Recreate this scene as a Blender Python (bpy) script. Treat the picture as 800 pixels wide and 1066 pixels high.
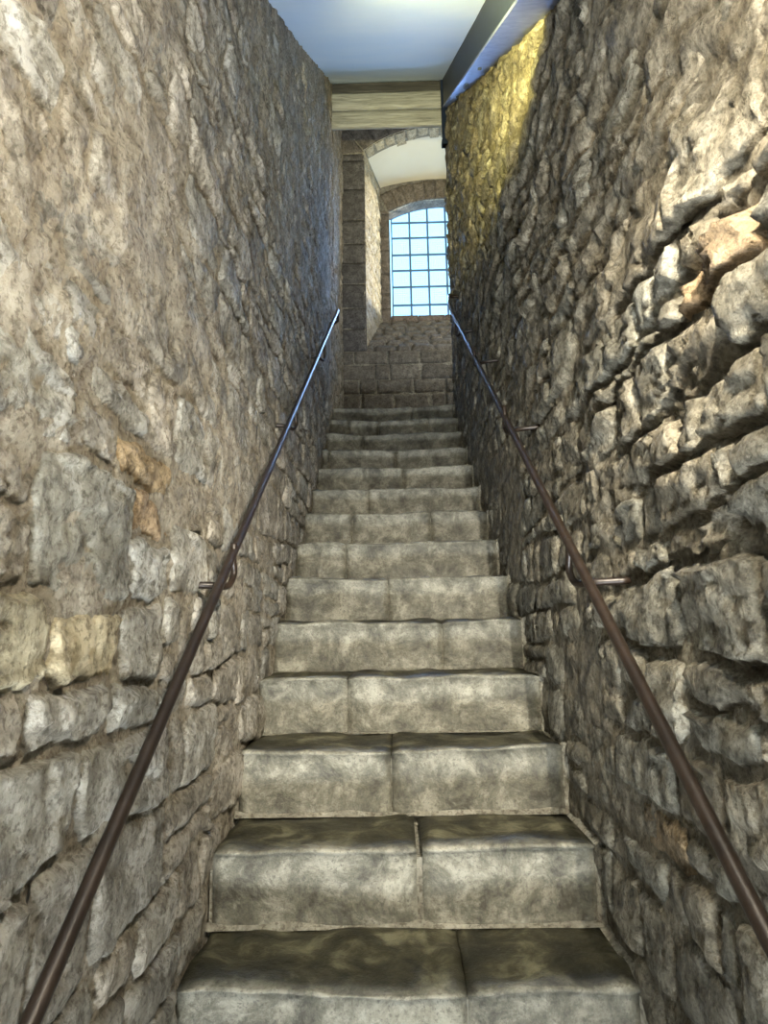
import bpy, math, random
import numpy as np
from mathutils import Matrix, Vector

random.seed(11)
RNG = np.random.default_rng(5)
SC = bpy.context.scene
COL = SC.collection
for o in list(bpy.data.objects): bpy.data.objects.remove(o)

# ---------------------------------------------------------------- camera
FPX = 700.0
YAW, ROLL, PITCH = math.radians(0.9), math.radians(1.0), math.atan(129 / FPX)
EYE = np.array([0.0, 0.0, 0.70])
Fv = np.array([-math.sin(YAW) * math.cos(PITCH), math.cos(YAW) * math.cos(PITCH), math.sin(PITCH)])
R0 = np.array([math.cos(YAW), math.sin(YAW), 0.0]); U0 = np.cross(R0, Fv)
Uv = U0 * math.cos(ROLL) + R0 * math.sin(ROLL); Rv = R0 * math.cos(ROLL) - U0 * math.sin(ROLL)
cam_d = bpy.data.cameras.new('camera'); cam = bpy.data.objects.new('camera', cam_d); COL.objects.link(cam)
m = Matrix.Identity(4)
for i in range(3):
    m[i][0], m[i][1], m[i][2], m[i][3] = Rv[i], Uv[i], -Fv[i], EYE[i]
cam.matrix_world = m
cam_d.sensor_fit = 'HORIZONTAL'; cam_d.sensor_width = 36.0; cam_d.lens = 36.0 * FPX / 800.0
cam_d.clip_start = 0.02
SC.camera = cam

# ---------------------------------------------------------------- world, exposure, lights
SC.view_settings.view_transform = 'Standard'; SC.view_settings.look = 'None'
SC.view_settings.exposure = 0.85; SC.view_settings.gamma = 1.0
W = bpy.data.worlds.new('world'); SC.world = W; W.use_nodes = True
bg = W.node_tree.nodes['Background']; bg.inputs['Color'].default_value = (0.31, 0.68, 1.0, 1); bg.inputs['Strength'].default_value = 1.55

def light(name, kind, loc, energy, color, aim=None, **kw):
    d = bpy.data.lights.new(name, kind); d.energy = energy; d.color = color
    for k, v in kw.items(): setattr(d, k, v)
    o = bpy.data.objects.new(name, d); COL.objects.link(o); o.location = loc
    if aim is not None:
        o.rotation_euler = (Vector(aim) - Vector(loc)).to_track_quat('-Z', 'Y').to_euler()
    return o
# daylight falling through the window, back down the stair
light('sky_light', 'SUN', (1.5, 10, 8), 6.5, (0.34, 0.56, 1.0), aim=(1.5 - .50, 10 - 2.0, 8 - 1.05), angle=math.radians(35))
light('sky_light_low', 'SUN', (1.0, 10, 8), 9.0, (0.25, 0.48, 1.0), aim=(1.0 + .24, 10 - 2.0, 8 - 1.15), angle=math.radians(25))
# low sun from the right, striking the left reveal of the window recess
light('sun', 'SUN', (6, 10, 8), 6.0, (1.0, 0.88, 0.62), aim=(6 - .80, 10 - .62, 8 - .16), angle=math.radians(6))
# lamps of the stairwell, above the top of the frame, then added unseen fills
light('lamp_key', 'SPOT', (0.33, 0.45, 1.50), 105.0, (1.0, 0.92, 0.76), aim=(0.04, 2.7, 0.55), spot_size=math.radians(74), spot_blend=.9, shadow_soft_size=0.006)
light('lamp_key_spill', 'POINT', (0.26, 0.40, 1.50), 26.0, (1.0, 0.84, 0.62), shadow_soft_size=0.02)
light('lamp_spot', 'SPOT', (0.06, 1.36, 2.25), 320.0, (1.0, 0.86, 0.30), aim=(0.53, 3.1, 3.62), spot_size=math.radians(56), spot_blend=1.0, shadow_soft_size=0.012)
light('fill_lower', 'AREA', (0.0, -1.25, -1.0), 40.0, (0.88, 0.95, 1.0), aim=(-.1, 2.6, 4.3), size=0.45, spread=math.radians(85))  # unseen fill added low behind the camera, mainly for the ceiling
light('fill_middle', 'AREA', (-0.1, -0.95, 0.12), 3.0, (1.0, 0.90, 0.74), aim=(0, 2.0, 0.9), size=0.25)  # faint frontal fill added behind the camera for the risers
light('fill_landing', 'POINT', (1.55, 5.55, 4.3), 26.0, (1.0, 0.93, 0.78), shadow_soft_size=0.08)  # fill hidden behind the right wall, added to lift recess and end wall

# ---------------------------------------------------------------- helpers
def ray(x, y): return Fv * FPX + Rv * (x - 400) + Uv * (533 - y)
def atY(x, y, Y): d = ray(x, y); return EYE + d * (Y / d[1])
def atX(x, y, X): d = ray(x, y); return EYE + d * (X / d[0])
def pj(P):
    v = np.asarray(P) - EYE; z = v @ Fv
    return 400 + FPX * (v @ Rv) / z, 533 - FPX * (v @ Uv) / z, z

def hash3(ix, iy, iz):
    h = (ix.astype(np.int64) * 374761393 + iy.astype(np.int64) * 668265263 + iz.astype(np.int64) * 2147483647 // 7) & 0xffffffff
    h = ((h ^ (h >> 13)) * 1274126177) & 0xffffffff
    h = ((h ^ (h >> 16)) * 2246822519) & 0xffffffff
    return ((h ^ (h >> 15)) & 0xffff) / 65535.0
def vnoise(P, s=1.0, off=0.0):
    Q = np.asarray(P, float) * s + off + 100.0
    I = np.floor(Q); f = Q - I; f = f * f * (3 - 2 * f); I = I.astype(np.int64)
    r = 0
    for a in (0, 1):
        wa = f[..., 0] if a else 1 - f[..., 0]
        for b in (0, 1):
            wb = f[..., 1] if b else 1 - f[..., 1]
            for c in (0, 1):
                wc = f[..., 2] if c else 1 - f[..., 2]
                r = r + wa * wb * wc * hash3(I[..., 0] + a, I[..., 1] + b, I[..., 2] + c)
    return r * 2 - 1
def fbm(P, s=1.0, n=4, off=0.0):
    r = 0; a = 1.0; t = 0
    for i in range(n):
        r = r + a * vnoise(P, s, off + i * 17.3); t += a; a *= .5; s *= 2.05
    return r / t

class MB:
    """collects vertices and faces with a colour each"""
    def __init__(s): s.v = []; s.f = []; s.n = 0; s.c = []
    def add(s, V, Fc, col=(1, 1, 1)):
        V = np.asarray(V, float).reshape(-1, 3)
        s.v.append(V); s.f.extend([tuple(int(i) + s.n for i in q) for q in Fc]); s.n += len(V)
        c = np.asarray(col, float)
        s.c.append(np.tile(c, (len(V), 1)) if c.ndim == 1 else c)
    def box(s, a, b, col=(1, 1, 1)):
        x0, y0, z0 = a; x1, y1, z1 = b
        s.add([(x0,y0,z0),(x1,y0,z0),(x1,y1,z0),(x0,y1,z0),(x0,y0,z1),(x1,y0,z1),(x1,y1,z1),(x0,y1,z1)],
              [(0,3,2,1),(4,5,6,7),(0,1,5,4),(1,2,6,5),(2,3,7,6),(3,0,4,7)], col)
    def build(s, name, mat, parent=None, smooth=True, origin=None, link=True):
        V = np.concatenate(s.v); C = np.concatenate(s.c)
        og = np.zeros(3)
        if origin == 'auto': og = (V.min(0) + V.max(0)) / 2
        elif origin is not None: og = np.asarray(origin, float)
        me = bpy.data.meshes.new(name)
        me.from_pydata((V - og).tolist(), [], s.f)
        me.polygons.foreach_set('use_smooth', [smooth] * len(me.polygons))
        at = me.color_attributes.new('tint', 'FLOAT_COLOR', 'POINT')
        at.data.foreach_set('color', np.concatenate([C, np.ones((len(C), 1))], 1).astype(np.float32).ravel())
        me.materials.append(mat); me.update()
        o = bpy.data.objects.new(name, me)
        COL.objects.link(o)
        o.location = og
        if parent is not None:
            o.parent = parent
            o.location = Vector(og) - Vector(parent['_og'] if '_og' in parent else parent.location)
        o['_og'] = [float(x) for x in og]
        return o

def grid_faces(nu, nv, flip=False):
    F = []
    for i in range(nu - 1):
        for j in range(nv - 1):
            a = i * nv + j; q = (a, a + nv, a + nv + 1, a + 1)
            F.append(q[::-1] if flip else q)
    return F

def tube(mb, pts, r, n=10, col=(1, 1, 1), cap=True):
    pts = [Vector(p) for p in pts]
    rs = r if hasattr(r, '__len__') else [r] * len(pts)
    t0 = (pts[1] - pts[0]).normalized()
    up = Vector((0, 0, 1)) if abs(t0.z) < .9 else Vector((1, 0, 0))
    a = t0.cross(up).normalized(); V = []
    for i, p in enumerate(pts):
        t = ((pts[i] - pts[i-1]).normalized() if i else t0) + ((pts[i+1] - pts[i]).normalized() if i < len(pts) - 1 else (pts[i] - pts[i-1]).normalized())
        t.normalize(); a = (a - t * a.dot(t)).normalized(); b = t.cross(a)
        for k in range(n):
            th = 2 * math.pi * k / n
            V.append(tuple(p + (a * math.cos(th) + b * math.sin(th)) * rs[i]))
    F = []
    for i in range(len(pts) - 1):
        for k in range(n):
            F.append((i * n + k, i * n + (k + 1) % n, (i + 1) * n + (k + 1) % n, (i + 1) * n + k))
    if cap:
        F.append(tuple(range(n))[::-1]); F.append(tuple(range((len(pts) - 1) * n, len(pts) * n)))
    mb.add(V, F, col)

def smooth_path(P, n=6):
    """Catmull-Rom through the points"""
    P = [Vector(p) for p in P]; Q = [P[0] * 2 - P[1]] + P + [P[-1] * 2 - P[-2]]; out = []
    for i in range(1, len(Q) - 2):
        for k in range(n):
            t = k / n
            out.append(.5 * ((2 * Q[i]) + (Q[i+1] - Q[i-1]) * t + (2 * Q[i-1] - 5 * Q[i] + 4 * Q[i+1] - Q[i+2]) * t * t + (3 * Q[i] - Q[i-1] - 3 * Q[i+1] + Q[i+2]) * t ** 3))
    out.append(P[-1]); return out

def empty(name, loc):
    o = bpy.data.objects.new(name, None); COL.objects.link(o); o.location = loc; o.empty_display_size = .1
    o['_og'] = [float(v) for v in loc]
    return o
def tag(o, label=None, cat=None, group=None, kind=None):
    if label: o['label'] = label
    if cat: o['category'] = cat
    if group: o['group'] = group
    if kind: o['kind'] = kind
    return o

# ---------------------------------------------------------------- materials
def newmat(name):
    mt = bpy.data.materials.new(name); mt.use_nodes = True
    nt = mt.node_tree; b = nt.nodes['Principled BSDF']
    return mt, nt, b
def N(nt, typ, **kw):
    n = nt.nodes.new(typ)
    for k, v in kw.items():
        if k in n.inputs: n.inputs[k].default_value = v
        else: setattr(n, k, v)
    return n
def ramp(nt, src, stops):
    r = nt.nodes.new('ShaderNodeValToRGB'); e = r.color_ramp.elements
    while len(e) > 1: e.remove(e[0])
    for i, (p, c) in enumerate(stops):
        el = e[0] if i == 0 else e.new(p)
        el.position = p; el.color = (*c, 1) if len(c) == 3 else c
    nt.links.new(src, r.inputs['Fac']); return r.outputs['Color']
def mix(nt, fac, a, b, mode='MIX'):
    n = nt.nodes.new('ShaderNodeMix'); n.data_type = 'RGBA'; n.blend_type = mode
    for s, v in ((n.inputs[0], fac), (n.inputs[6], a), (n.inputs[7], b)):
        if hasattr(v, 'links'): nt.links.new(v, s)
        elif hasattr(v, '__len__'): s.default_value = (*v, 1)
        else: s.default_value = v
    return n.outputs[2]
def noise(nt, scale, detail=4, rough=.55, dist=0.0, vec=None):
    n = N(nt, 'ShaderNodeTexNoise'); n.inputs['Scale'].default_value = scale; n.inputs['Detail'].default_value = detail
    n.inputs['Roughness'].default_value = rough; n.inputs['Distortion'].default_value = dist
    if vec is not None: nt.links.new(vec, n.inputs['Vector'])
    return n.outputs['Fac']
def posvec(nt): return nt.nodes.new('ShaderNodeNewGeometry').outputs['Position']
def bump(nt, b, hs, prev=None):
    for h, dist, st in hs:
        n = N(nt, 'ShaderNodeBump'); n.inputs['Distance'].default_value = dist; n.inputs['Strength'].default_value = st
        nt.links.new(h, n.inputs['Height'])
        if prev is not None: nt.links.new(prev, n.inputs['Normal'])
        prev = n.outputs['Normal']
    nt.links.new(prev, b.inputs['Normal'])

def stone_mat(name, dark, mid, lightc, smear, smear_at=.60, b1=.016, b2=.006, rough=.8, fine=38, stretch=None):
    mt, nt, b = newmat(name); P = posvec(nt)
    n1 = noise(nt, 2.3, 3, .5, .3, P); n2 = noise(nt, 19, 9, .72, .25, P); n3 = noise(nt, 6.5, 8, .68, .35, P); n4 = noise(nt, 75, 4, .65, 0, P)
    vo = N(nt, 'ShaderNodeTexVoronoi'); vo.inputs['Scale'].default_value = 17; vo.distance = 'CHEBYCHEV'
    ds = N(nt, 'ShaderNodeTexNoise'); ds.inputs['Scale'].default_value = 9; ds.inputs['Detail'].default_value = 5; nt.links.new(P, ds.inputs['Vector'])
    vm = N(nt, 'ShaderNodeVectorMath', operation='MULTIPLY_ADD'); nt.links.new(ds.outputs['Color'], vm.inputs[0]); vm.inputs[1].default_value = (.16, .16, .16); nt.links.new(P, vm.inputs[2])
    nt.links.new(vm.outputs[0], vo.inputs['Vector'])
    c = ramp(nt, n2, [(.36, dark), (.50, mid), (.63, lightc)])
    c = mix(nt, ramp(nt, n1, [(.35, (0,0,0)), (.65, (.5,.5,.5))]), c, mix(nt, .5, c, mid))
    c = mix(nt, ramp(nt, n3, [(smear_at - .06, (0,0,0)), (smear_at + .04, (.85,.85,.85))]), c, smear)
    c = mix(nt, ramp(nt, n4, [(.38, (.8,.8,.8)), (.50, (0,0,0))]), c, mix(nt, 1.0, c, (.42,.40,.37), 'MULTIPLY'))
    at = N(nt, 'ShaderNodeVertexColor'); at.layer_name = 'tint'
    c = mix(nt, 1.0, c, at.outputs['Color'], 'MULTIPLY')
    nt.links.new(c, b.inputs['Base Color']); b.inputs['Roughness'].default_value = rough
    b.inputs['Specular IOR Level'].default_value = .35
    n5 = noise(nt, fine, 9, .74, .3, P); n6 = noise(nt, 12, 6, .66, .3, P)
    bump(nt, b, [(vo.outputs['Distance'], b1 * 1.2, .7), (n6, b1 * 2.0, .9), (n5, b2 * 2.6, 1.0)])
    return mt

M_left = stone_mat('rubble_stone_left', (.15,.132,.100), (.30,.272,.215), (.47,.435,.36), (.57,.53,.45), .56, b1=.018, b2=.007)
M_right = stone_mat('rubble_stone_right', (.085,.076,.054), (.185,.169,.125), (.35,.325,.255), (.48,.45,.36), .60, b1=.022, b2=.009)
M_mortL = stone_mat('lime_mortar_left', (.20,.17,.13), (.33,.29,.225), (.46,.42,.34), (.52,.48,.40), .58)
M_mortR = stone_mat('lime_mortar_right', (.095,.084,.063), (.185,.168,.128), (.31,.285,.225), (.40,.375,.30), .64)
M_far = stone_mat('ashlar_stone', (.115,.105,.092), (.20,.186,.165), (.30,.282,.25), (.35,.33,.29), .64, b1=.006, b2=.004)
M_dress = stone_mat('dressed_limestone', (.34,.30,.22), (.52,.47,.36), (.68,.63,.50), (.70,.66,.54), .6, b1=.010, b2=.006)
M_mortS = stone_mat('pale_step_mortar', (.20,.18,.14), (.32,.30,.235), (.46,.43,.35), (.52,.49,.40), .6, b1=.010, b2=.006)

def step_mat():
    mt, nt, b = newmat('worn_step_stone'); P = posvec(nt)
    n2 = noise(nt, 9, 9, .74, .3, P); n3 = noise(nt, 6.5, 8, .68, .4, P); n4 = noise(nt, 110, 3, .65, 0, P); n7 = noise(nt, 9, 7, .66, .5, P)
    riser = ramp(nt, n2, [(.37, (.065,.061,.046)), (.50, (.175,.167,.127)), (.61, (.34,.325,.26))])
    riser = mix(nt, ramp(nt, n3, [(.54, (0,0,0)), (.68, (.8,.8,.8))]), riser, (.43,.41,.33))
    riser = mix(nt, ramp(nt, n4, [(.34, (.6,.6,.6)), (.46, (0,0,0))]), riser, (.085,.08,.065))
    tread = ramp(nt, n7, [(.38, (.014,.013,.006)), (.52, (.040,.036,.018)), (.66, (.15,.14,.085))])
    at = N(nt, 'ShaderNodeVertexColor'); at.layer_name = 'tint'
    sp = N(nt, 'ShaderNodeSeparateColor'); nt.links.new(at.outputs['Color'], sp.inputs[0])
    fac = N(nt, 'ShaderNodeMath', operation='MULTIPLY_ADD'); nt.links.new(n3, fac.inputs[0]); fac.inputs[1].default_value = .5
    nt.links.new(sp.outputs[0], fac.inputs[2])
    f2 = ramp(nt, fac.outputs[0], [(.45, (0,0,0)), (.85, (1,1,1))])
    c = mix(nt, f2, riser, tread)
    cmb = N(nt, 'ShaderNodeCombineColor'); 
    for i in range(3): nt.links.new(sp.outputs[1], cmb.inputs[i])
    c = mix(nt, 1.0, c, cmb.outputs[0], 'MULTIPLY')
    nt.links.new(c, b.inputs['Base Color'])
    r = ramp(nt, n3, [(.35, (.42,.42,.42)), (.65, (.7,.7,.7))]); nt.links.new(r, b.inputs['Roughness'])
    b.inputs['Specular IOR Level'].default_value = .45
    bump(nt, b, [(noise(nt, 9, 6, .62, .3, P), .014, .7), (noise(nt, 60, 6, .65, .2, P), .004, .9)])
    return mt
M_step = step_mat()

def plaster_mat(name, col, col2):
    mt, nt, b = newmat(name); P = posvec(nt)
    c = mix(nt, ramp(nt, noise(nt, 1.8, 5, .5, .4, P), [(.35, (0,0,0)), (.65, (1,1,1))]), col, col2)
    nt.links.new(c, b.inputs['Base Color']); b.inputs['Roughness'].default_value = .75
    bump(nt, b, [(noise(nt, 5, 5, .6, .2, P), .006, .5), (noise(nt, 70, 4, .6, 0, P), .0012, .5)])
    return mt
M_ceil = plaster_mat('ceiling_plaster', (.66,.80,.92), (.74,.85,.93))
M_plas = plaster_mat('cream_plaster', (.80,.74,.58), (.86,.81,.66))

def wood_mat(name, a, bcol, axis=0, sc=5):
    mt, nt, b = newmat(name); P = posvec(nt)
    mp = N(nt, 'ShaderNodeMapping'); nt.links.new(P, mp.inputs['Vector'])
    s = [22, 22, 22]; s[axis] = 1.6; mp.inputs['Scale'].default_value = s
    g = noise(nt, sc * .55, 7, .65, .7, mp.outputs[0])
    c = ramp(nt, g, [(.30, tuple(x * .5 for x in a)), (.46, a), (.70, bcol)])
    nt.links.new(c, b.inputs['Base Color']); b.inputs['Roughness'].default_value = .7
    bump(nt, b, [(g, .006, .9)])
    return mt
M_wood = wood_mat('weathered_timber', (.29,.29,.25), (.46,.46,.41))
M_wood_dark = wood_mat('dark_weathered_timber', (.055,.053,.048), (.10,.097,.085))

def metal_mat(name, a, bcol, rough=.38, met=.6):
    mt, nt, b = newmat(name); P = posvec(nt)
    c = ramp(nt, noise(nt, 22, 5, .6, .3, P), [(.35, a), (.65, bcol)])
    nt.links.new(c, b.inputs['Base Color']); b.inputs['Roughness'].default_value = rough; b.inputs['Metallic'].default_value = met
    bump(nt, b, [(noise(nt, 120, 3, .6, 0, P), .0008, .6)])
    return mt
M_rail = metal_mat('rusted_iron', (.014,.009,.006), (.028,.018,.012), .40, .2)
M_steel = metal_mat('dark_painted_steel', (.008,.015,.034), (.015,.026,.052), .5, .1)
M_flange = metal_mat('pale_steel_flange', (.16,.20,.36), (.24,.29,.46), .45, .3)  # flange paler and bluer than the web
M_bar = metal_mat('window_iron', (.10,.20,.36), (.14,.26,.44), .6, .2)
M_wire = metal_mat('galvanised_wire', (.70,.72,.72), (.80,.80,.78), .5, .5)
M_lamp = metal_mat('black_lamp_metal', (.02,.02,.02), (.03,.03,.03), .5, .2)

# ---------------------------------------------------------------- geometry of the place
GO, RI, Y0 = .271, .19, 5.6 * .271
def noseY(k): return Y0 + k * GO
def stairZ(Y): return (Y - Y0) / GO * RI if Y < noseY(13) else 13 * RI
def ceilZ(Y): return 3.157 + .792 * (Y - 2.217)
YB = 5.0                    # timber lintel
YF = 6.15                   # face of the end wall
YR = 5.12                   # end of the right wall
YW = 7.10                   # inner face of the window wall

def bz(Y): return 2.62 + .772 * (Y - 1.78)      # underside of the raking beam
def wallX(side, Y, Z):
    if side < 0: return -.470 + 0 * Y
    h = np.clip(Z - (Y - Y0) / GO * RI, 0, 3.0)
    return .490 + .012 * h + .02 * (Z > bz(Y) - .04)

def ridged(P, s, off=0.): return 1 - 2 * np.abs(vnoise(P, s, off))
def chips(P, s, seed):
    """broken facets: every cell of a jittered grid is a small tilted plane"""
    a = P[..., 1] * s * .85; b = P[..., 2] * s * 1.15; ia = np.floor(a); ib = np.floor(b)
    best = np.full(a.shape, 9.); out = np.zeros(a.shape); z = np.zeros_like(ia)
    for da in (-1, 0, 1):
        for db in (-1, 0, 1):
            ca, cb = ia + da, ib + db; k = (ca + 500).astype(np.int64), (cb + 500).astype(np.int64)
            h = [hash3(k[0], k[1], (z + seed + i * 5).astype(np.int64)) for i in range(5)]
            px, py = ca + h[0], cb + h[1]; d = (a - px) ** 2 + (b - py) ** 2
            v = (h[2] - .5) + (h[3] - .5) * 1.5 * (a - px) + (h[4] - .5) * 1.5 * (b - py)
            m_ = d < best; out = np.where(m_, v, out); best = np.where(m_, d, best)
    return out
def surf_noise(P, side):
    """the broken, hewn relief that runs over stones and mortar alike"""
    P = np.asarray(P); Q = P * np.array([1, .8, 1.35])
    r = .010 * vnoise(P, 1.7, 3.0 * side) + .006 * vnoise(P, 5, 9.)
    up = np.clip((P[..., 2] - (P[..., 1] - Y0) / GO * RI - .45) / 1.1, 0, 1)
    k = .0085 + .003 * up if side < 0 else .0080 + .013 * up
    W3 = Q + .045 * np.stack([vnoise(P, 9, 1.), vnoise(P, 9, 21.), vnoise(P, 9, 41.)], -1)
    return r + k * (.45 * ridged(W3, 4.2, 7.) + .85 * chips(W3, 11, 3) + .50 * chips(W3, 24, 9) + .25 * chips(W3, 52, 5) + .25 * vnoise(W3, 40, 13.))

def core(side, name, mat, y0, y1):
    """the wall's mortar body: a finely broken face with a thick slab behind"""
    ny, nz = int((y1 - y0) / .02), 150
    ys = np.linspace(y0, y1, ny); V = np.zeros((ny, nz, 3))
    for i, y in enumerate(ys):
        lo = (y - Y0) / GO * RI - .55 if y < noseY(13) else 13 * RI - .45
        hi = ceilZ(y) + .05 if y < YB + .05 else 6.35
        z = np.linspace(lo, hi, nz)
        V[i, :, 1] = y; V[i, :, 2] = z; V[i, :, 0] = wallX(side, y, z)
    d = surf_noise(V, side) + .008 * fbm(V, 2.6, 3, 40) + ((-.0055 + .0080 * np.clip((V[..., 2] - (V[..., 1] - Y0) / GO * RI - .9) / .8, 0, 1)) if side < 0 else .0)
    V[:, :, 0] += -side * d
    mb = MB()
    back = V.copy(); back[:, :, 0] = side * .85
    n = ny * nz; VV = np.concatenate([V.reshape(-1, 3), back.reshape(-1, 3)])
    F = grid_faces(ny, nz, side > 0) + [tuple(q + n for q in f) for f in [(0, nz-1, ny*nz-1, (ny-1)*nz)]]
    for i in range(ny - 1):
        F.append((i*nz, (i+1)*nz, n+(i+1)*nz, n+i*nz)); F.append((i*nz+nz-1, n+i*nz+nz-1, n+(i+1)*nz+nz-1, (i+1)*nz+nz-1))
    for j in range(nz - 1):
        F.append((j, j+1, n+j+1, n+j)); F.append(((ny-1)*nz+j, n+(ny-1)*nz+j, n+(ny-1)*nz+j+1, (ny-1)*nz+j+1))
    g = 1 + .12 * vnoise(VV, 1.3, 60)
    mb.add(VV, F, np.stack([g, g * .99, g * .96], 1))
    o = mb.build(name, mat); tag(o, kind='structure'); return o

def patch(mb, c00, c10, c11, c01, side, amp, base, tint, res, wall, bev=.014, sink=.012):
    """one rubble stone: an uneven, faceted face with rounded arrises, its sides running back into the mortar.
    corners are (Y, Z); 'wall' maps Y,Z,height -> xyz"""
    w = math.hypot(c10[0] - c00[0], c10[1] - c00[1]); h = math.hypot(c01[0] - c00[0], c01[1] - c00[1])
    nu = max(5, min(40, int(w / res) + 3)); nv = max(5, min(30, int(h / res) + 3))
    tu = np.sin(np.linspace(-1, 1, nu) * math.pi / 2) * .55 + np.linspace(-1, 1, nu) * .45
    tv = np.sin(np.linspace(-1, 1, nv) * math.pi / 2) * .55 + np.linspace(-1, 1, nv) * .45
    U, Vv = np.meshgrid(tu, tv, indexing='ij')
    rc = .02 + .09 * random.random()
    Uc = U * (1 - rc * (Vv ** 2) * (U ** 2)); Vc = Vv * (1 - rc * (Vv ** 2) * (U ** 2))
    a = (Uc + 1) / 2; b = (Vc + 1) / 2
    Y = c00[0]*(1-a)*(1-b) + c10[0]*a*(1-b) + c11[0]*a*b + c01[0]*(1-a)*b
    Z = c00[1]*(1-a)*(1-b) + c10[1]*a*(1-b) + c11[1]*a*b + c01[1]*(1-a)*b
    Q = np.stack([Y * 0 + side, Y, Z], -1)
    Y = Y + .010 * vnoise(Q, 17, 5) + .005 * vnoise(Q, 48, 5); Z = Z + .010 * vnoise(Q, 17, 77) + .005 * vnoise(Q, 48, 7)
    Q = np.stack([Y * 0 + side, Y, Z], -1)
    hh = None
    for _ in range(5):
        pl = random.uniform(-1, 1) * U * .8 + random.uniform(-1, 1) * Vv * .8 + random.uniform(.0, .7)
        hh = pl if hh is None else np.minimum(hh, pl)
    hh = np.clip(hh, -1.1, 1)
    e = np.minimum((1 - np.abs(U)) * w / 2, (1 - np.abs(Vv)) * h / 2)
    fo = np.clip(e / bev, 0, 1); fo = fo * fo * (3 - 2 * fo)
    H = (amp * hh + base) * fo - sink * (1 - fo) + amp * .5 * fbm(Q, 13, 3, 31) + surf_noise(Q, side)
    P = wall(Y, Z, H)
    # skirt: one more ring pushed back
    mb.add(P.reshape(-1, 3), grid_faces(nu, nv, side > 0), tint)

def close_back(): pass

def rubble(side, name, core_o, mat, ylo, yhi, upper_amp, lower_amp, specials):
    stones = []
    z = -1.3; ci = 0
    rnd = random.Random(3 + side)
    zs = [z]
    while z < 6.3:
        z += rnd.choice([.085, .10, .115, .13, .15, .17]); zs.append(z)
    def cz(i, y): return zs[i] + .022 * math.sin(y * 2.1 + i * 1.7) + .014 * math.sin(y * 5.3 + i * 2.9)
    for i in range(len(zs) - 1):
        y = ylo - .2 * rnd.random()
        while y < yhi - .05:
            hgt = zs[i+1] - zs[i]
            wd = rnd.uniform(.9, 2.6) * max(hgt, .10)
            if rnd.random() < .2: wd *= .55
            y1 = min(y + wd, yhi)
            if yhi - y1 < .07: y1 = yhi
            sl = rnd.uniform(-.018, .018); sr = rnd.uniform(-.018, .018)
            if y1 >= yhi: sr = 0
            cells = [(0., 1.)]
            if hgt > .12 and rnd.random() < .28: s = rnd.uniform(.38, .62); cells = [(0., s), (s, 1.)]
            for (a, b) in cells:
                j = rnd.uniform(.001, .005)
                zb0, zt0, zb1, zt1 = cz(i, y), cz(i+1, y), cz(i, y1), cz(i+1, y1)
                L = lambda p, q, t: p + (q - p) * t
                c = [(y + j - sl, L(zb0, zt0, a) + j), (y1 - j + sr * -1, L(zb1, zt1, a) + j), (y1 - j + sr, L(zb1, zt1, b) - j), (y + j + sl, L(zb0, zt0, b) - j)]
                yc = sum(q[0] for q in c) / 4; zc = sum(q[1] for q in c) / 4
                top = ceilZ(yc) if yc < YB else 6.3
                if zc > top + .02 or zc < stairZ(yc) - .12: continue
                P = [pj((wallX(side, q[0], q[1]), q[0], q[1])) for q in c]
                if min(p[2] for p in P) < .2:
                    continue
                xs = [p[0] for p in P]; yy = [p[1] for p in P]
                if max(xs) < -330 or min(xs) > 1130 or max(yy) < -260 or min(yy) > 1400: continue
                ar = (min(max(xs), 800) - max(min(xs), 0)) * (min(max(yy), 1066) - max(min(yy), 0)) if (max(xs) > 0 and min(xs) < 800 and max(yy) > 0 and min(yy) < 1066) else -1
                stones.append([ar, c, yc, zc, i, rnd.random(), rnd.random()])
            y = y1
    stones.sort(key=lambda s: -s[0])
    wall = lambda Y, Z, H: np.stack([wallX(side, Y, Z) - side * H, Y, Z], -1)
    rest = MB()
    for n, (ar, c, yc, zc, i, r1, r2) in enumerate(stones):
        hrel = (zc - stairZ(yc)) / 2.4
        amp = lower_amp + (upper_amp - lower_amp) * min(1, max(0, (hrel - .15) / .5))
        g = .82 + .34 * r1; warm = (r2 - .5) * .09
        tint = np.array([g * (1 + warm), g, g * (1 - warm * 1.1)])
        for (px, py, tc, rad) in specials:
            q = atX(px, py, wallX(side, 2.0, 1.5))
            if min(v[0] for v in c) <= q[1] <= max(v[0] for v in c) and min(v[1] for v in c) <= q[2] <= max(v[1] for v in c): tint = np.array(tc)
        dist = math.hypot(yc, zc - .7)
        res = min(.028, .005 + .005 * dist)
        base = (.003 + .006 * r1) if side < 0 else (.004 + r1 * .020 * (amp / .014))
        mb = MB() if n < 300 else rest
        random.seed(n * 7 + side)
        patch(mb, *c, side, amp, base, tint, res, wall, bev=.010 if side < 0 else .013, sink=.010 if side < 0 else .005 + .012 * min(1, max(0, hrel - .15) / .5))
        if n < 300: mb.build('stone', mat, core_o, origin='auto')
    o = rest.build('small_stones', mat, core_o); tag(o, kind='stuff')
    print(name, 'stones', len(stones))

wl = core(-1, 'wall_left', M_mortL, -2.4, YF + .05)
rubble(-1, 'left', wl, M_left, .28, YF, .009, .007,
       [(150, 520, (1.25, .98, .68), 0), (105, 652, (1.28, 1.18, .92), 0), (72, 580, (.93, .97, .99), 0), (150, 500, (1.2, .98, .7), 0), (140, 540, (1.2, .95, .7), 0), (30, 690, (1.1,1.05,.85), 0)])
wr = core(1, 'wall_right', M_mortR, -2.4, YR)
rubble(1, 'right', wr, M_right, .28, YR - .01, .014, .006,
       [(738, 290, (1.3, 1.0, .75), 0), (745, 262, (1.25, 1.0, .8), 0), (700, 860, (1.2, 1.0, .8), 0), (640, 560, (1.6, 1.5, 1.3), 0), (560, 720, (.9, .85, .8), 0)])

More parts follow.
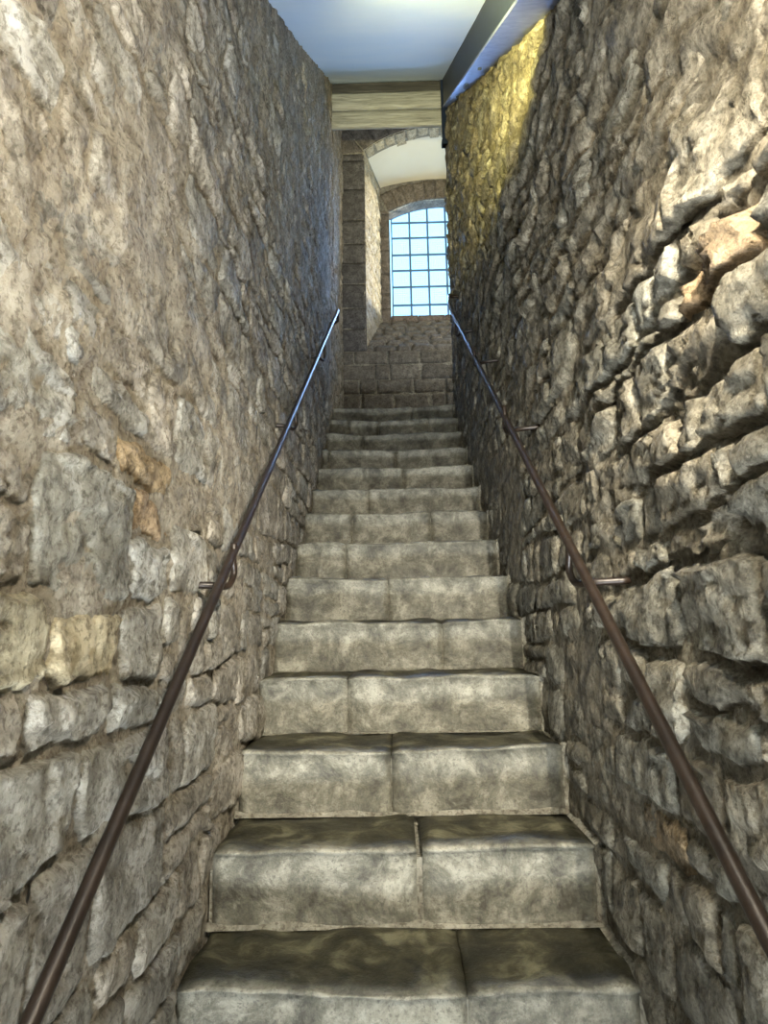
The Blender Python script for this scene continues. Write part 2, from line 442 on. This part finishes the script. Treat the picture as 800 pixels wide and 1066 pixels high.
# ---------------------------------------------------------------- staircase
stairs = tag(empty('stone_staircase', (0, Y0, -RI)), 'worn grey stone staircase climbing steeply between the two rubble walls', 'staircase')
joints = {0: [(488, 1050)], 1: [(438, 925)], 2: [(408, 812)], 3: [(362, 735)], 4: [(461, 670)], 5: [(405, 622)], 6: [(360, 585)],
          7: [(367, 552), (449, 552)], 8: [(384, 525)], 9: [(421, 500)], 10: [(343, 480), (412, 480)], 11: [(378, 460)],
          12: [(363, 444), (394, 444), (447, 444)], 13: [(430, 430)]}
XL, XR = -.470, .480
def block(mb, x0, x1, k, grey, depth=GO + .03, step_h=RI):
    y0, zt = noseY(k), k * RI
    prof = []   # (y, z, ny, nz, tread)
    nr = 9
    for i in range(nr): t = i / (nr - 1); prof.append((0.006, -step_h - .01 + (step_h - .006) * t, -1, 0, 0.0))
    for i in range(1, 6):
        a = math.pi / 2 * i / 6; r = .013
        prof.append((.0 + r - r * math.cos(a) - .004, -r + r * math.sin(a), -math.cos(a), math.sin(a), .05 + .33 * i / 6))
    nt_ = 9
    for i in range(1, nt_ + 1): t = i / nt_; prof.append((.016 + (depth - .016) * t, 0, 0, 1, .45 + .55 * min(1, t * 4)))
    prof = np.array(prof)
    nx = max(5, int((x1 - x0) / .022)); xs = np.linspace(x0, x1, nx)
    G = np.zeros((nx, len(prof), 3)); Nn = np.zeros_like(G)
    G[:, :, 0] = xs[:, None]; G[:, :, 1] = prof[None, :, 0] + y0; G[:, :, 2] = prof[None, :, 1] + zt
    Nn[:, :, 1] = prof[None, :, 2]; Nn[:, :, 2] = prof[None, :, 3]
    d = .006 * fbm(G, 8, 4, 70) + .004 * vnoise(G, 3, 8)
    on_tread = np.clip(prof[None, :, 4] * 2.2, 0, 1)
    ripple = .010 * vnoise(G * np.array([1, 2.2, 1]), 9, 12) * on_tread
    wear = -(.010 * np.exp(-((xs[:, None] + .02) / .26) ** 2)) * np.exp(-((prof[None, :, 0] - .02) / .08) ** 2) * (prof[None, :, 1] > -.05)
    chip = -.012 * np.clip(vnoise(G, 6, 33) - .15, 0, 1) * (np.abs(prof[None, :, 4] - .25) < .3)
    e = np.minimum(xs - x0, x1 - xs); rnd_ = -.007 * np.clip(1 - e / .012, 0, 1) ** 2
    G += Nn * (d + ripple + chip + rnd_[:, None])[..., None]
    G[:, :, 2] += wear + (.006 * vnoise(np.stack([xs, xs * 0 + k, xs * 0], -1), 5, 3) + .003 * vnoise(np.stack([xs, xs * 0 + k, xs * 0], -1), 19, 3))[:, None] * np.exp(-((prof[None, :, 0] - .01) / .05) ** 2) * (prof[None, :, 1] > -.03)
    n = G.shape[0] * G.shape[1]; npf = len(prof)
    back = np.array([[x, y0 + depth, zt - step_h - .01] for x in xs])
    V = np.concatenate([G.reshape(-1, 3), back])
    F = grid_faces(nx, npf)
    for i in range(nx - 1):
        F.append((i*npf + npf-1, (i+1)*npf + npf-1, n+i+1, n+i)); F.append((i*npf, n+i, n+i+1, (i+1)*npf))
    F.append(tuple(range(npf)) [::1] + (n,)); F.append((n + nx - 1,) + tuple((nx-1)*npf + j for j in range(npf))[::-1])
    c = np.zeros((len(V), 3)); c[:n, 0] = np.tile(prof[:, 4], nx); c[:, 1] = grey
    mb.add(V, F, c)

for k in range(-6, 14):
    y0, zt = noseY(k), k * RI
    dep = GO + .05 if k < 13 else 1.10
    mb = MB(); mb.box((-.480, y0 + .022, zt - RI - .05), (.500, y0 + dep, zt - .035), (1, 1, 1))
    st = mb.build('step', M_mortS, stairs, smooth=False, origin=(0, y0, zt - RI))
    xs = [XL] + [atY(px, py, y0)[0] for px, py in joints.get(k, [(400 + 60 * math.sin(k * 3), 900)] if k >= 0 else [])] + [XR]
    if k < 0: xs = [XL, .1 * math.sin(k * 4), XR]
    random.seed(k + 50)
    for a, b_ in zip(xs[:-1], xs[1:]):
        mb = MB(); jw = .008 if k == 1 else .0015
        g = 1.0 + random.uniform(-.08, .08)
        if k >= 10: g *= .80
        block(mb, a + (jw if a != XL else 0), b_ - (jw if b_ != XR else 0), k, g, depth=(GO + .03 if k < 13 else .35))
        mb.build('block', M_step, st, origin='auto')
    # lime fillets where the riser meets the tread below and the right wall
    if k >= 0:
        mb = MB()
        n = 60; X = np.linspace(-.48, .49, n); s = .006 if k in (1, 2) else .003
        V = []
        for x in X:
            q = np.array([x, y0, zt]); a = s * (1 + .6 * float(vnoise(q, 14)) ) ; b2 = a * (1.3 if k < 4 else .8)
            V += [(x, y0 - a, zt - RI + .001), (x, y0 - a * .45, zt - RI + b2 * .55), (x, y0 + .012, zt - RI + b2 * 1.6)]
        mb.add(V, grid_faces(n, 3)); mb.build('mortar_fillet', M_mortS, st, origin='auto')
        mb = MB(); n = 14; V = []
        for i in range(n):
            z = zt - RI + (RI - .004) * i / (n - 1); q = np.array([.46, y0, z]); a = .006 * float(vnoise(q, 30))
            V += [(XR - .004, y0 + .012, z), (XR + .004 + a, y0 - .002 + a * .3, z), (.505, y0 - .006 + a, z)]
        m0 = len(V)
        for yy in np.linspace(0.0, GO, 8):
            q = np.array([.46, y0 + yy, zt]); a = .006 * float(vnoise(q, 30))
            V += [(XR - .004, y0 + yy + .004, zt - .004), (XR + .006 + a, y0 + yy, zt + .004 + a * .3), (.505, y0 + yy - .006, zt + .008 + a)]
        mb.add(V, grid_faces(n + 8, 3)); mb.build('edge_mortar', M_mortS, st, origin='auto')

# lower floor and upper landing
mb = MB(); mb.box((-.85, -2.6, -7 * RI - .2), (.85, noseY(-6) + .05, -7 * RI)); tag(mb.build('floor', M_far, smooth=False), kind='structure')
mb = MB(); mb.box((-.85, noseY(13) + .3, 13 * RI - .25), (2.6, YF + .01, 13 * RI - .004)); tag(mb.build('floor', M_far, smooth=False), kind='structure')

# ---------------------------------------------------------------- ceilings and closing walls
mb = MB()
ny, nx = 90, 16
ys = np.linspace(-2.5, YB + .0, ny); V = np.zeros((ny, nx, 3))
for i, y in enumerate(ys):
    V[i, :, 0] = np.linspace(-.80, .80, nx); V[i, :, 1] = y; V[i, :, 2] = ceilZ(y)
V[:, :, 2] += .006 * fbm(V, 2.2, 3, 5)
n = ny * nx; top = V.copy(); top[:, :, 2] += .12
F = grid_faces(ny, nx) + [tuple(n + q for q in f[::-1]) for f in [(0, (ny-1)*nx, ny*nx-1, nx-1)]]
for i in range(ny - 1): F.append((i*nx, n+i*nx, n+(i+1)*nx, (i+1)*nx)); F.append((i*nx+nx-1, (i+1)*nx+nx-1, n+(i+1)*nx+nx-1, n+i*nx+nx-1))
F.append(tuple(range(nx)) + (n + nx - 1, n)); F.append(tuple((ny-1)*nx + j for j in range(nx))[::-1] + (n + (ny-1)*nx, n + ny*nx - 1))
mb.add(np.concatenate([V.reshape(-1, 3), top.reshape(-1, 3)]), F)
tag(mb.build('ceiling', M_ceil), kind='structure')
mb = MB(); mb.box((-.85, YB + .06, 6.35), (2.7, YW + .5, 6.5)); tag(mb.build('ceiling', M_ceil, smooth=False), kind='structure')
mb = MB(); mb.box((-.85, YB, ceilZ(YB) + .12), (.85, YB + .12, 6.5)); tag(mb.build('wall_over_lintel', M_mortL, smooth=False), kind='structure')
mb = MB(); mb.box((-.85, -2.7, -1.6), (.85, -2.5, .2)); tag(mb.build('wall_rear', M_mortL, smooth=False), kind='structure')
mb = MB(); mb.box((2.5, YR - .2, 2.2), (2.7, YW + .5, 6.4)); tag(mb.build('wall_landing_right', M_mortL, smooth=False), kind='structure')
mb = MB(); mb.box((.85, YR - .25, 2.2), (2.6, YR - .05, 6.4)); tag(mb.build('wall_landing_near', M_mortL, smooth=False), kind='structure')

# ---------------------------------------------------------------- end wall with the arched embrasure
CX = .62
A0 = dict(hw=.86, zs=5.641, zt=5.925)       # arch at the face
A1 = dict(hw=.71, zs=5.89, zt=5.99)         # arch at the back of the recess
def arc(A, n, ext=0.0):
    s = A['zt'] - A['zs']; R = (A['hw'] ** 2 + s * s) / (2 * s); th = math.asin(A['hw'] / R)
    return [(CX + (R + ext) * math.sin(-th + 2 * th * i / n), A['zt'] - R + (R + ext) * math.cos(-th + 2 * th * i / n)) for i in range(n + 1)]
L0, L1 = CX - A0['hw'], CX - A1['hw']
SZ0, SZ1 = 3.43, 4.19
wf = MB()
TH = .16
na = 24; a0 = arc(A0, na)
def prism(mb, poly, y0, y1, col=(1, 1, 1)):
    """poly in X,Z counter-clockwise seen from -Y"""
    n = len(poly); V = [(x, y0, z) for x, z in poly] + [(x, y1, z) for x, z in poly]
    F = [tuple(range(n)), tuple(range(n, 2 * n))[::-1]] + [(i, n + i, n + (i + 1) % n, (i + 1) % n) for i in range(n)]
    mb.add(V, F, col)
yb = YF + .007
prism(wf, [(-.85, 2.2), (L0 + .0, 2.2), (L0 + .0, 6.4), (-.85, 6.4)], yb, yb + TH)            # left pier body
prism(wf, [(CX + A0['hw'], 2.2), (2.6, 2.2), (2.6, 6.4), (CX + A0['hw'], 6.4)], yb, yb + TH)
prism(wf, [(L0, 2.2), (CX + A0['hw'], 2.2), (CX + A0['hw'], SZ0 - .01), (L0, SZ0 - .01)], yb, yb + TH)
for i in range(na):
    prism(wf, [a0[i], a0[i+1], (a0[i+1][0], 6.4), (a0[i][0], 6.4)], yb, yb + TH)
wfo = wf.build('wall_far', M_mortS, smooth=False); tag(wfo, kind='structure')

def face_stone(poly, yf, mat, parent, name='stone', dep=.06, tint=(1, 1, 1), amp=.006, res=.045, joint=.006):
    """a dressed block on a wall facing -Y: quad poly (bl, br, tr, tl) in X,Z"""
    (bl, br, tr, tl) = [np.array(p, float) for p in poly]; c = (bl + br + tr + tl) / 4
    sh = lambda p: p + (c - p) / max(1e-6, np.linalg.norm(c - p)) * joint
    bl, br, tr, tl = map(sh, (bl, br, tr, tl))
    nu = max(4, int(np.linalg.norm(br - bl) / res) + 3); nv = max(4, int(np.linalg.norm(tl - bl) / res) + 3)
    U, V = np.meshgrid(np.linspace(0, 1, nu), np.linspace(0, 1, nv), indexing='ij')
    P2 = bl * ((1-U)*(1-V))[..., None] + br * (U*(1-V))[..., None] + tr * (U*V)[..., None] + tl * ((1-U)*V)[..., None]
    Q = np.stack([P2[..., 0], np.full(U.shape, yf), P2[..., 1]], -1)
    h = amp * fbm(Q, 7, 4, 3) + random.uniform(0, .006)
    ed = (U == 0) | (U == 1) | (V == 0) | (V == 1)
    h = np.where(ed, h - .008, h)
    Q[..., 1] = yf - h
    mb = MB(); n = nu * nv
    per = [i * nv for i in range(nu)] + [(nu-1)*nv + j for j in range(1, nv)] + [i*nv + nv-1 for i in range(nu-2, -1, -1)] + [j for j in range(nv-2, 0, -1)]
    W2 = Q.reshape(-1, 3); bk = W2[per].copy(); bk[:, 1] = yf + dep; m_ = len(per)
    F = grid_faces(nu, nv) + [(per[(i+1) % m_], per[i], n + i, n + (i+1) % m_) for i in range(m_)] + [tuple(n + i for i in range(m_))[::-1]]
    mb.add(np.concatenate([W2, bk]), F, tint)
    return mb.build(name, mat, parent, origin='auto')

random.seed(4)
# pier: tall blocks, its shade put into the darker, cooler tint
z = SZ0
cuts = [SZ0] 
while z < 5.5: z += random.uniform(.20, .36); cuts.append(min(z, 5.60))
if cuts[-1] < 5.6: cuts.append(5.60)
for a, b_ in zip(cuts[:-1], cuts[1:]):
    g = random.uniform(.60, .74)
    face_stone([(-.50, a), (L0 + .004, a), (L0 + .004, b_), (-.50, b_)], YF, M_far, wfo, tint=(g * .92, g * .93, g * 1.0), amp=.003, joint=.002)
# wall below the recess
rows = [2.46, 2.64, 2.81, 2.99, 3.13, 3.29, SZ0]
for r in range(len(rows) - 1):
    x = -.50
    while x < 1.6:
        x1 = x + random.uniform(.13, .36)
        g = random.uniform(.85, 1.15)
        j = random.uniform(-.012, .012)
        face_stone([(x, rows[r]), (x1, rows[r]), (x1 + j, rows[r+1]), (x, rows[r+1])], YF, M_far, wfo, tint=(g, g * .97, g * .9), amp=.012, res=.03, joint=.007)
        x = x1
# voussoirs over the arch
nv_ = 12; inn = arc(A0, nv_); out = arc(A0, nv_, .30)
for i in range(nv_):
    g = random.uniform(.70, .95)
    face_stone([inn[i], inn[i+1], out[i+1], out[i]], YF - .004, M_far, wfo, name='voussoir', tint=(g, g * .97, g * .93), amp=.008, res=.035, joint=.005)
face_stone([(-.50, 5.60), (L0 - .0, 5.62), (out[0][0], out[0][1]), (-.50, 5.86)], YF, M_far, wfo, tint=(.75, .72, .70), amp=.006)
face_stone([(-.50, 5.87), (out[0][0], out[0][1] + .01), (out[1][0], out[1][1] + .1), (-.50, 6.3)], YF, M_far, wfo, tint=(.7, .68, .66), amp=.006)

# recess: reveals, soffit, sill slope
def loft(p0, p1, n1, disp, seed=0):
    """surface between polyline p0 (at the face) and p1 (at the back); lists of xyz"""
    p0 = np.array(p0); p1 = np.array(p1); t = np.linspace(0, 1, n1)[None, :, None]
    return p0[:, None, :] * (1 - t) + p1[:, None, :] * t
emb = MB()
B0, B1 = arc(A0, 40), arc(A1, 40)
G = loft([(x, YF - .004, z) for x, z in B0], [(x, YW, z) for x, z in B1], 24, 0)
G[..., 2] += .006 * fbm(G, 3, 3, 2)
emb.add(G.reshape(-1, 3), grid_faces(*G.shape[:2]))
tag(emb.build('vault_plaster', M_plas, wfo))
# exposed stones at the front of the vault
nst = 15; B0s, B1s = arc(A0, nst), arc(A1, nst)
random.seed(9)
for i in range(nst):
    mb = MB(); dpt = random.uniform(.16, .26)
    nu, nv = 7, 7; V = np.zeros((nu, nv, 3)); Nd = np.zeros((nu, nv))
    for a in range(nu):
        u = .03 + .94 * a / (nu - 1)
        p0 = np.array([B0s[i][0] * (1-u) + B0s[i+1][0] * u, YF - .006, B0s[i][1] * (1-u) + B0s[i+1][1] * u])
        p1 = np.array([B1s[i][0] * (1-u) + B1s[i+1][0] * u, YW, B1s[i][1] * (1-u) + B1s[i+1][1] * u])
        for b_ in range(nv):
            V[a, b_] = p0 + (p1 - p0) * dpt * b_ / (nv - 1)
    V[..., 2] -= .020 + .008 * fbm(V, 12, 3, 7)
    ed = np.zeros((nu, nv), bool); ed[0] = ed[-1] = True; ed[:, -1] = True
    V[..., 2] += np.where(ed, .022, 0)
    g = random.uniform(1.1, 1.3)
    mb.add(V.reshape(-1, 3), grid_faces(nu, nv), (g, g * .98, g * .92)); mb.build('stone', M_dress, wfo, origin='auto')
# left and right reveals of roughly dressed stones
for s in (-1, 1):
    xa, xb = CX + s * A0['hw'], CX + s * A1['hw']
    mb = MB(); P0 = [(xa, YF, SZ0 - .02 + (A0['zs'] + .03 - SZ0 + .02) * i / 60) for i in range(61)]; P1 = [(xb, YW, SZ0 - .02 + (A1['zs'] + .03 - SZ0) * i / 60) for i in range(61)]
    G = loft(P0, P1, 26, 0); G[..., 0] += -s * .006 * fbm(G, 10, 3, 4) + s * .010
    mb.add(G.reshape(-1, 3), grid_faces(61, 26, s < 0), (1, 1, 1)); mb.build('reveal_mortar', M_dress, wfo)
    if s > 0: continue
    z = SZ0 - .02; random.seed(21)
    while z < 5.62:
        hgt = random.uniform(.08, .15); t = 0.0
        while t < .97:
            t1 = min(1.0, t + random.uniform(.18, .42))
            if t1 > .9: t1 = 1.0
            zt1 = min(z + hgt, 5.66)
            sillz = SZ0 + (SZ1 - SZ0) * t1
            if zt1 > sillz - .05:
                def wl_(Y, Z, H):
                    tt = (Y - YF) / (YW - YF); return np.stack([xa + (xb - xa) * tt + H, Y, Z], -1)
                mb = MB(); g = random.uniform(.88, 1.15)
                ya, yb2 = YF + (YW - YF) * t + .004, YF + (YW - YF) * t1 - .004
                k1 = (A1['zs'] - A0['zs']) * .9 * max(0, (z - 5.0) / .62)
                patch(mb, (ya, z + .004 + k1 * t), (yb2, z + .004 + k1 * t1), (yb2, zt1 - .004 + k1 * t1), (ya, zt1 - .004 + k1 * t), -1, .006, .004, (g, g * .98, g * .93), .03, wl_)
                mb.build('stone', M_dress, wfo, origin='auto')
            t = t1
        z += hgt
# sloping sill of rough stones
mb = MB(); G = loft([(L0 - .05 + 1.82 * i / 50, YF + .004, SZ0 - .01) for i in range(51)], [(L0 + 1.62 * i / 50 + .05, YW, SZ1 - .01) for i in range(51)], 30, 0)
G[..., 2] += .008 * fbm(G, 9, 3, 6)
mb.add(G.reshape(-1, 3), grid_faces(51, 30)); mb.build('sill_mortar', M_far, wfo)
random.seed(31); rowt = [0, .16, .30, .46, .60, .76, .88, 1.0]
for r in range(len(rowt) - 1):
    x = L0 - .03 + .14 * rowt[r]
    while x < 1.45:
        x1 = x + random.uniform(.10, .28)
        nu, nv = 8, 6; U, V_ = np.meshgrid(np.linspace(0, 1, nu), np.linspace(0, 1, nv), indexing='ij')
        xx = x + .004 + (x1 - x - .008) * U; tt = rowt[r] + .006 + (rowt[r+1] - rowt[r] - .012) * V_
        Q = np.stack([xx, YF + (YW - YF) * tt, SZ0 + (SZ1 - SZ0) * tt], -1)
        ed = (U == 0) | (U == 1) | (V_ == 0) | (V_ == 1)
        hh = .014 + random.uniform(0, .012) + .012 * fbm(Q, 10, 3, 8)
        hh = np.where(ed, -.012, hh); Q[..., 2] += hh * .78; Q[..., 1] -= hh * .62
        mb = MB(); g = random.uniform(.85, 1.15)
        mb.add(Q.reshape(-1, 3), grid_faces(nu, nv), (g, g * .97, g * .94)); mb.build('stone', M_far, wfo, origin='auto')
        x = x1

# ---------------------------------------------------------------- window wall and window
WO = dict(hw=.61, zs=5.585, zt=5.735); WT = .17; WS = 4.25
ww = MB(); wa = arc(WO, 24); xl, xr = CX - .61, CX + .61
prism(ww, [(-.4, 3.8), (xl, 3.8), (xl, 6.4), (-.4, 6.4)], YW, YW + WT)
prism(ww, [(xr, 3.8), (1.7, 3.8), (1.7, 6.4), (xr, 6.4)], YW, YW + WT)
prism(ww, [(xl, 3.8), (xr, 3.8), (xr, WS), (xl, WS)], YW, YW + WT)
for i in range(24): prism(ww, [wa[i], wa[i+1], (wa[i+1][0], 6.4), (wa[i][0], 6.4)], YW, YW + WT)
wwo = ww.build('wall_window', M_far, smooth=False); tag(wwo, kind='structure')
random.seed(17)
nv_ = 11; inn = arc(WO, nv_); out = arc(WO, nv_, .24)
for i in range(nv_):
    g = random.uniform(.72, .95)
    face_stone([inn[i], inn[i+1], out[i+1], out[i]], YW - .012, M_far, wwo, name='voussoir', tint=(g, g * .92, g * .88), amp=.012, res=.035, joint=.005, dep=.02)
z = SZ1 - .1
while z < 5.58:
    z1 = min(z + random.uniform(.16, .30), 5.585); g = random.uniform(.78, .98)
    face_stone([(-.12, z), (xl - .002, z), (xl - .002, z1), (-.12, z1)], YW - .012, M_far, wwo, tint=(g, g * .93, g * .93), amp=.006, joint=.003, dep=.02)
    z = z1
for x in np.arange(xl, xr - .1, .305):
    face_stone([(x, SZ1 - .02), (x + .305, SZ1 - .02), (x + .305, WS + .01), (x, WS + .01)], YW - .02, M_far, wwo, tint=(.95, .86, .86), amp=.008, joint=.003, dep=.03)
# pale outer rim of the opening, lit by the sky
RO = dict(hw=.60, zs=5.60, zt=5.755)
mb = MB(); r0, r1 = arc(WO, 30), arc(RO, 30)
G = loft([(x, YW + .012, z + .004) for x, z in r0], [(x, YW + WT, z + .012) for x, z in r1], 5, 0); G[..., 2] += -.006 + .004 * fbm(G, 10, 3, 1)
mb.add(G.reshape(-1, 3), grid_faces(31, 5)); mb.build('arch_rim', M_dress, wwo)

win = tag(empty('window_1', (CX, YW + .19, WS)), 'arched window closed by an iron grid and wire mesh, at the head of the stair', 'window', kind='structure')
YG = YW + .19
IN = dict(hw=.60, zs=5.60, zt=5.75)
def topz(x):
    s = IN['zt'] - IN['zs']; R = (IN['hw'] ** 2 + s * s) / (2 * s)
    return IN['zt'] - R + math.sqrt(R * R - (x - CX) ** 2)
for i, x in enumerate([.034, .248, .462, .676, .890, 1.104, 1.206]):
    mb = MB(); w = .012 if i not in (0, 6) else .008
    mb.box((x - w, YG - .008, WS - .02), (x + w, YG + .008, topz(x) + .01)); mb.build('upright_bar', M_bar, win, smooth=False, origin='auto')
for z in (5.545, 5.345, 5.125, 4.925, 4.715, 4.485):
    mb = MB(); mb.box((.028, YG - .016, z - .0115), (1.21, YG - .006, z + .0115)); mb.build('cross_bar', M_bar, win, smooth=False, origin='auto')
mb = MB(); pts = [(x, YG, z) for x, z in arc(IN, 24)]; tube(mb, pts, .010, 6); mb.build('arched_bar', M_bar, win, origin='auto')
mb = MB()
x = .04
while x < 1.2:
    mb.box((x - .0012, YG + .03, WS), (x + .0012, YG + .0322, topz(x))); x += .0268
z = WS + .01
while z < 5.74:
    s = IN['zt'] - IN['zs']; R = (IN['hw'] ** 2 + s * s) / (2 * s); hw = .59 if z < IN['zs'] else math.sqrt(max(0, R * R - (z - IN['zt'] + R) ** 2))
    mb.box((CX - hw, YG + .0325, z - .0012), (CX + hw, YG + .0347, z + .0012)); z += .0268
tag(mb.build('wire_mesh', M_wire, win, smooth=False), kind='stuff')

# ---------------------------------------------------------------- timber lintel
lint = tag(empty('timber_lintel', (0, YB, 5.0)), 'pale weathered timber lintel of two boards across the stairwell under the ceiling', 'beam')
def board(name, z0, z1, yf, th, mat, seed, x0=-.475, x1=.50):
    mb = MB(); nx, nz = 70, 9; X, Z = np.meshgrid(np.linspace(x0, x1, nx), np.linspace(z0, z1, nz), indexing='ij')
    Q = np.stack([X, np.full(X.shape, yf), Z], -1); v = (Z - z0) / (z1 - z0)
    Q[..., 1] -= .006 * fbm(Q * np.array([.25, 1, 3]), 9, 3, seed) - .010 * np.clip(np.abs(v - .5) * 2 - .72, 0, 1) / .28
    Q[..., 2] += (.006 * vnoise(Q * np.array([1, 1, .01]), 7, seed)) * np.where(v < .3, 1, 0)
    n = nx * nz; bk = np.array([(x, yf + th, z) for x in np.linspace(x0, x1, nx) for z in (z0, z1)])
    F = grid_faces(nx, nz)
    for i in range(nx - 1):
        F.append((i*nz, n+2*i, n+2*i+2, (i+1)*nz)); F.append((i*nz+nz-1, (i+1)*nz+nz-1, n+2*i+3, n+2*i+1)); F.append((n+2*i, n+2*i+1, n+2*i+3, n+2*i+2))
    F.append(tuple(range(nz)) + (n + 1, n)); F.append(tuple((nx-1)*nz + j for j in range(nz))[::-1] + (n + 2*(nx-1), n + 2*nx - 1))
    mb.add(np.concatenate([Q.reshape(-1, 3), bk]), F); return mb.build(name, mat, lint, origin='auto')
zB = [float(atY(350, yy, YB - .02)[2]) for yy in (131, 114, 97, 86)]
board('board', zB[0], zB[1] - .004, YB - .012, .045, M_wood, 3)
board('board', zB[1] + .004, zB[2], YB - .028, .060, M_wood, 13)
board('top_fillet', zB[2] + .002, ceilZ(YB) + .02, YB - .004, .06, M_wood_dark, 23)

# ---------------------------------------------------------------- dark raking beam along the right wall
rb = tag(empty('raking_beam', (.50, 1.6, 2.2)), 'dark blue-grey steel beam running up along the top of the right wall', 'beam')
def wx_(Y): return .413 + (Y - 2.2) * .024
mb = MB(); ys = np.linspace(1.6, 4.93, 24)
V = []
for y in ys: V += [(wx_(y), y, bz(y)), (wx_(y), y, ceilZ(y) + .03), (wx_(y) + .02, y, ceilZ(y) + .03), (wx_(y) + .02, y, bz(y))]
F = []
for i in range(len(ys) - 1):
    for j in range(4): F.append((i*4+j, i*4+(j+1) % 4, (i+1)*4+(j+1) % 4, (i+1)*4+j))
F += [(3, 2, 1, 0), tuple((len(ys)-1)*4 + j for j in range(4))]
mb.add(V, F); mb.build('web', M_steel, rb, smooth=False, origin='auto')
mb = MB(); V = []
for y in ys: V += [(wx_(y) - .006, y, bz(y) - .012), (wx_(y) - .006, y, bz(y) + .002), (.56, y, bz(y) + .002), (.56, y, bz(y) - .012)]
mb.add(V, F); mb.build('flange', M_flange, rb, smooth=False, origin='auto')
for y in (2.9, 3.5, 4.1):
    mb = MB(); s = .741 / math.hypot(1, .741); c_ = 1 / math.hypot(1, .741)
    tube(mb, [(wx_(y) + .04, y, bz(y) - .010), (wx_(y) + .04, y + s * .012, bz(y) - .010 - c_ * .012)], .010, 6); mb.build('bolt', M_steel, rb, origin='auto')
pz = float(atY(462, 150, 4.93)[2])
mb = MB(); mb.box((.462, 4.93, pz), (.530, 4.97, ceilZ(4.93) + .03)); mb.build('end_post', M_steel, rb, smooth=False, origin='auto')
mb = MB(); mb.box((.455, 4.92, pz), (.535, 4.98, pz + .035)); mb.build('post_foot', M_steel, rb, smooth=False, origin='auto')

# ---------------------------------------------------------------- handrails
def handrail(side, bot_px, top_px, brackets, label):
    X = side * .40
    pb, pt = atX(*bot_px, X), atX(*top_px, X)
    d = (pt - pb) / np.linalg.norm(pt - pb); low = pb - d * 1.6
    root = tag(empty('handrail', tuple(pb)), label, 'handrail', 'iron handrails on either side of the stair')
    wx = side * .475
    mb = MB(); R = .0112
    body = [low + d * s for s in np.linspace(0, np.linalg.norm(pt - low), 14)]
    if side > 0:
        e = atX(466, 308, X)
        pts = body + [Vector(pt + (e - pt) * .6), Vector(e + np.array([.012, .015, .004])), Vector(e + np.array([.05, .02, .004])), Vector((wx + .05, e[1] + .02, e[2] + .004))]
    else:
        pts = body + [Vector(pt + np.array([0, .03, .012])), Vector(pt + np.array([-.004, .045, -.01])), Vector(pt + np.array([-.005, .035, -.07])), Vector(pt + np.array([-.03, .03, -.09])), Vector((wx - .02, pt[1] + .03, pt[2] - .09))]
    tube(mb, [tuple(p) for p in pts], R, 12); 
    mb.build('rail', M_rail, root, origin=tuple(pb))
    for px in brackets:
        p = atX(*px, X); mb = MB()
        path = smooth_path([p + d * .125, p + d * .115 + np.array([0, .004, -.030]), p + np.array([0, .108, -.002]), p + np.array([side * .006, .075, -.034]), p + np.array([side * .03, .03, -.036]), (wx + side * .03, p[1] + .01, p[2] - .034)], 5)
        tube(mb, path, .0085, 8); mb.build('bracket', M_rail, root, origin='auto')
handrail(-1, (31, 1066), (352, 323), [(232, 592), (304, 432), (336, 364)], 'thin dark iron handrail on curved brackets along the left rubble wall')
handrail(1, (800, 975), (471, 326), [(606, 588), (531, 434), (497, 367), (477, 338)], 'thin dark iron handrail on curved brackets along the right rubble wall')

# ---------------------------------------------------------------- lamps above the frame
def lamp(loc, aim, label):
    root = tag(empty('spotlight', loc), label, 'lamp', None)
    d = (Vector(aim) - Vector(loc)).normalized(); p = Vector(loc)
    mb = MB(); tube(mb, [p - d * .13, p - d * .12, p - d * .05], [.028, .034, .038], 14); mb.build('lamp_head', M_lamp, root)
    mb = MB(); tube(mb, [p - d * .09, Vector((p.x, p.y - .06, ceilZ(p.y - .06) + .01))], .007, 6); mb.build('stem', M_lamp, root)
    if aim[2] > loc[2]:      # unseen plate added only to keep the beam off the ceiling
        mb = MB(); e = math.radians(43); c_, s_ = math.cos(e), math.sin(e); V = []
        o_ = np.array(loc) + np.array([0, 0, .012])
        for t, w in ((-.03, .12), (.19, .26)):
            for sx in (-1, 1):
                for h in (.004, .008): V.append((o_[0] + sx * w + t * .16, o_[1] + t * c_ - h * s_, o_[2] + t * s_ + h * c_))
        mb.add(V, [(0,2,3,1),(4,5,7,6),(0,4,6,2),(1,3,7,5),(0,1,5,4),(2,6,7,3)]); mb.build('light_blocker', M_lamp, root, smooth=False)
lamp((.06, 1.34, 2.24), (.53, 3.1, 3.62), 'small black spotlight under the ceiling, aimed up at the right wall')
lamp((.335, .45, 1.53), (.33, .8, 0), 'small black spotlight under the ceiling, aimed down at the steps')

for o in bpy.data.objects:
    if '_og' in o: del o['_og']
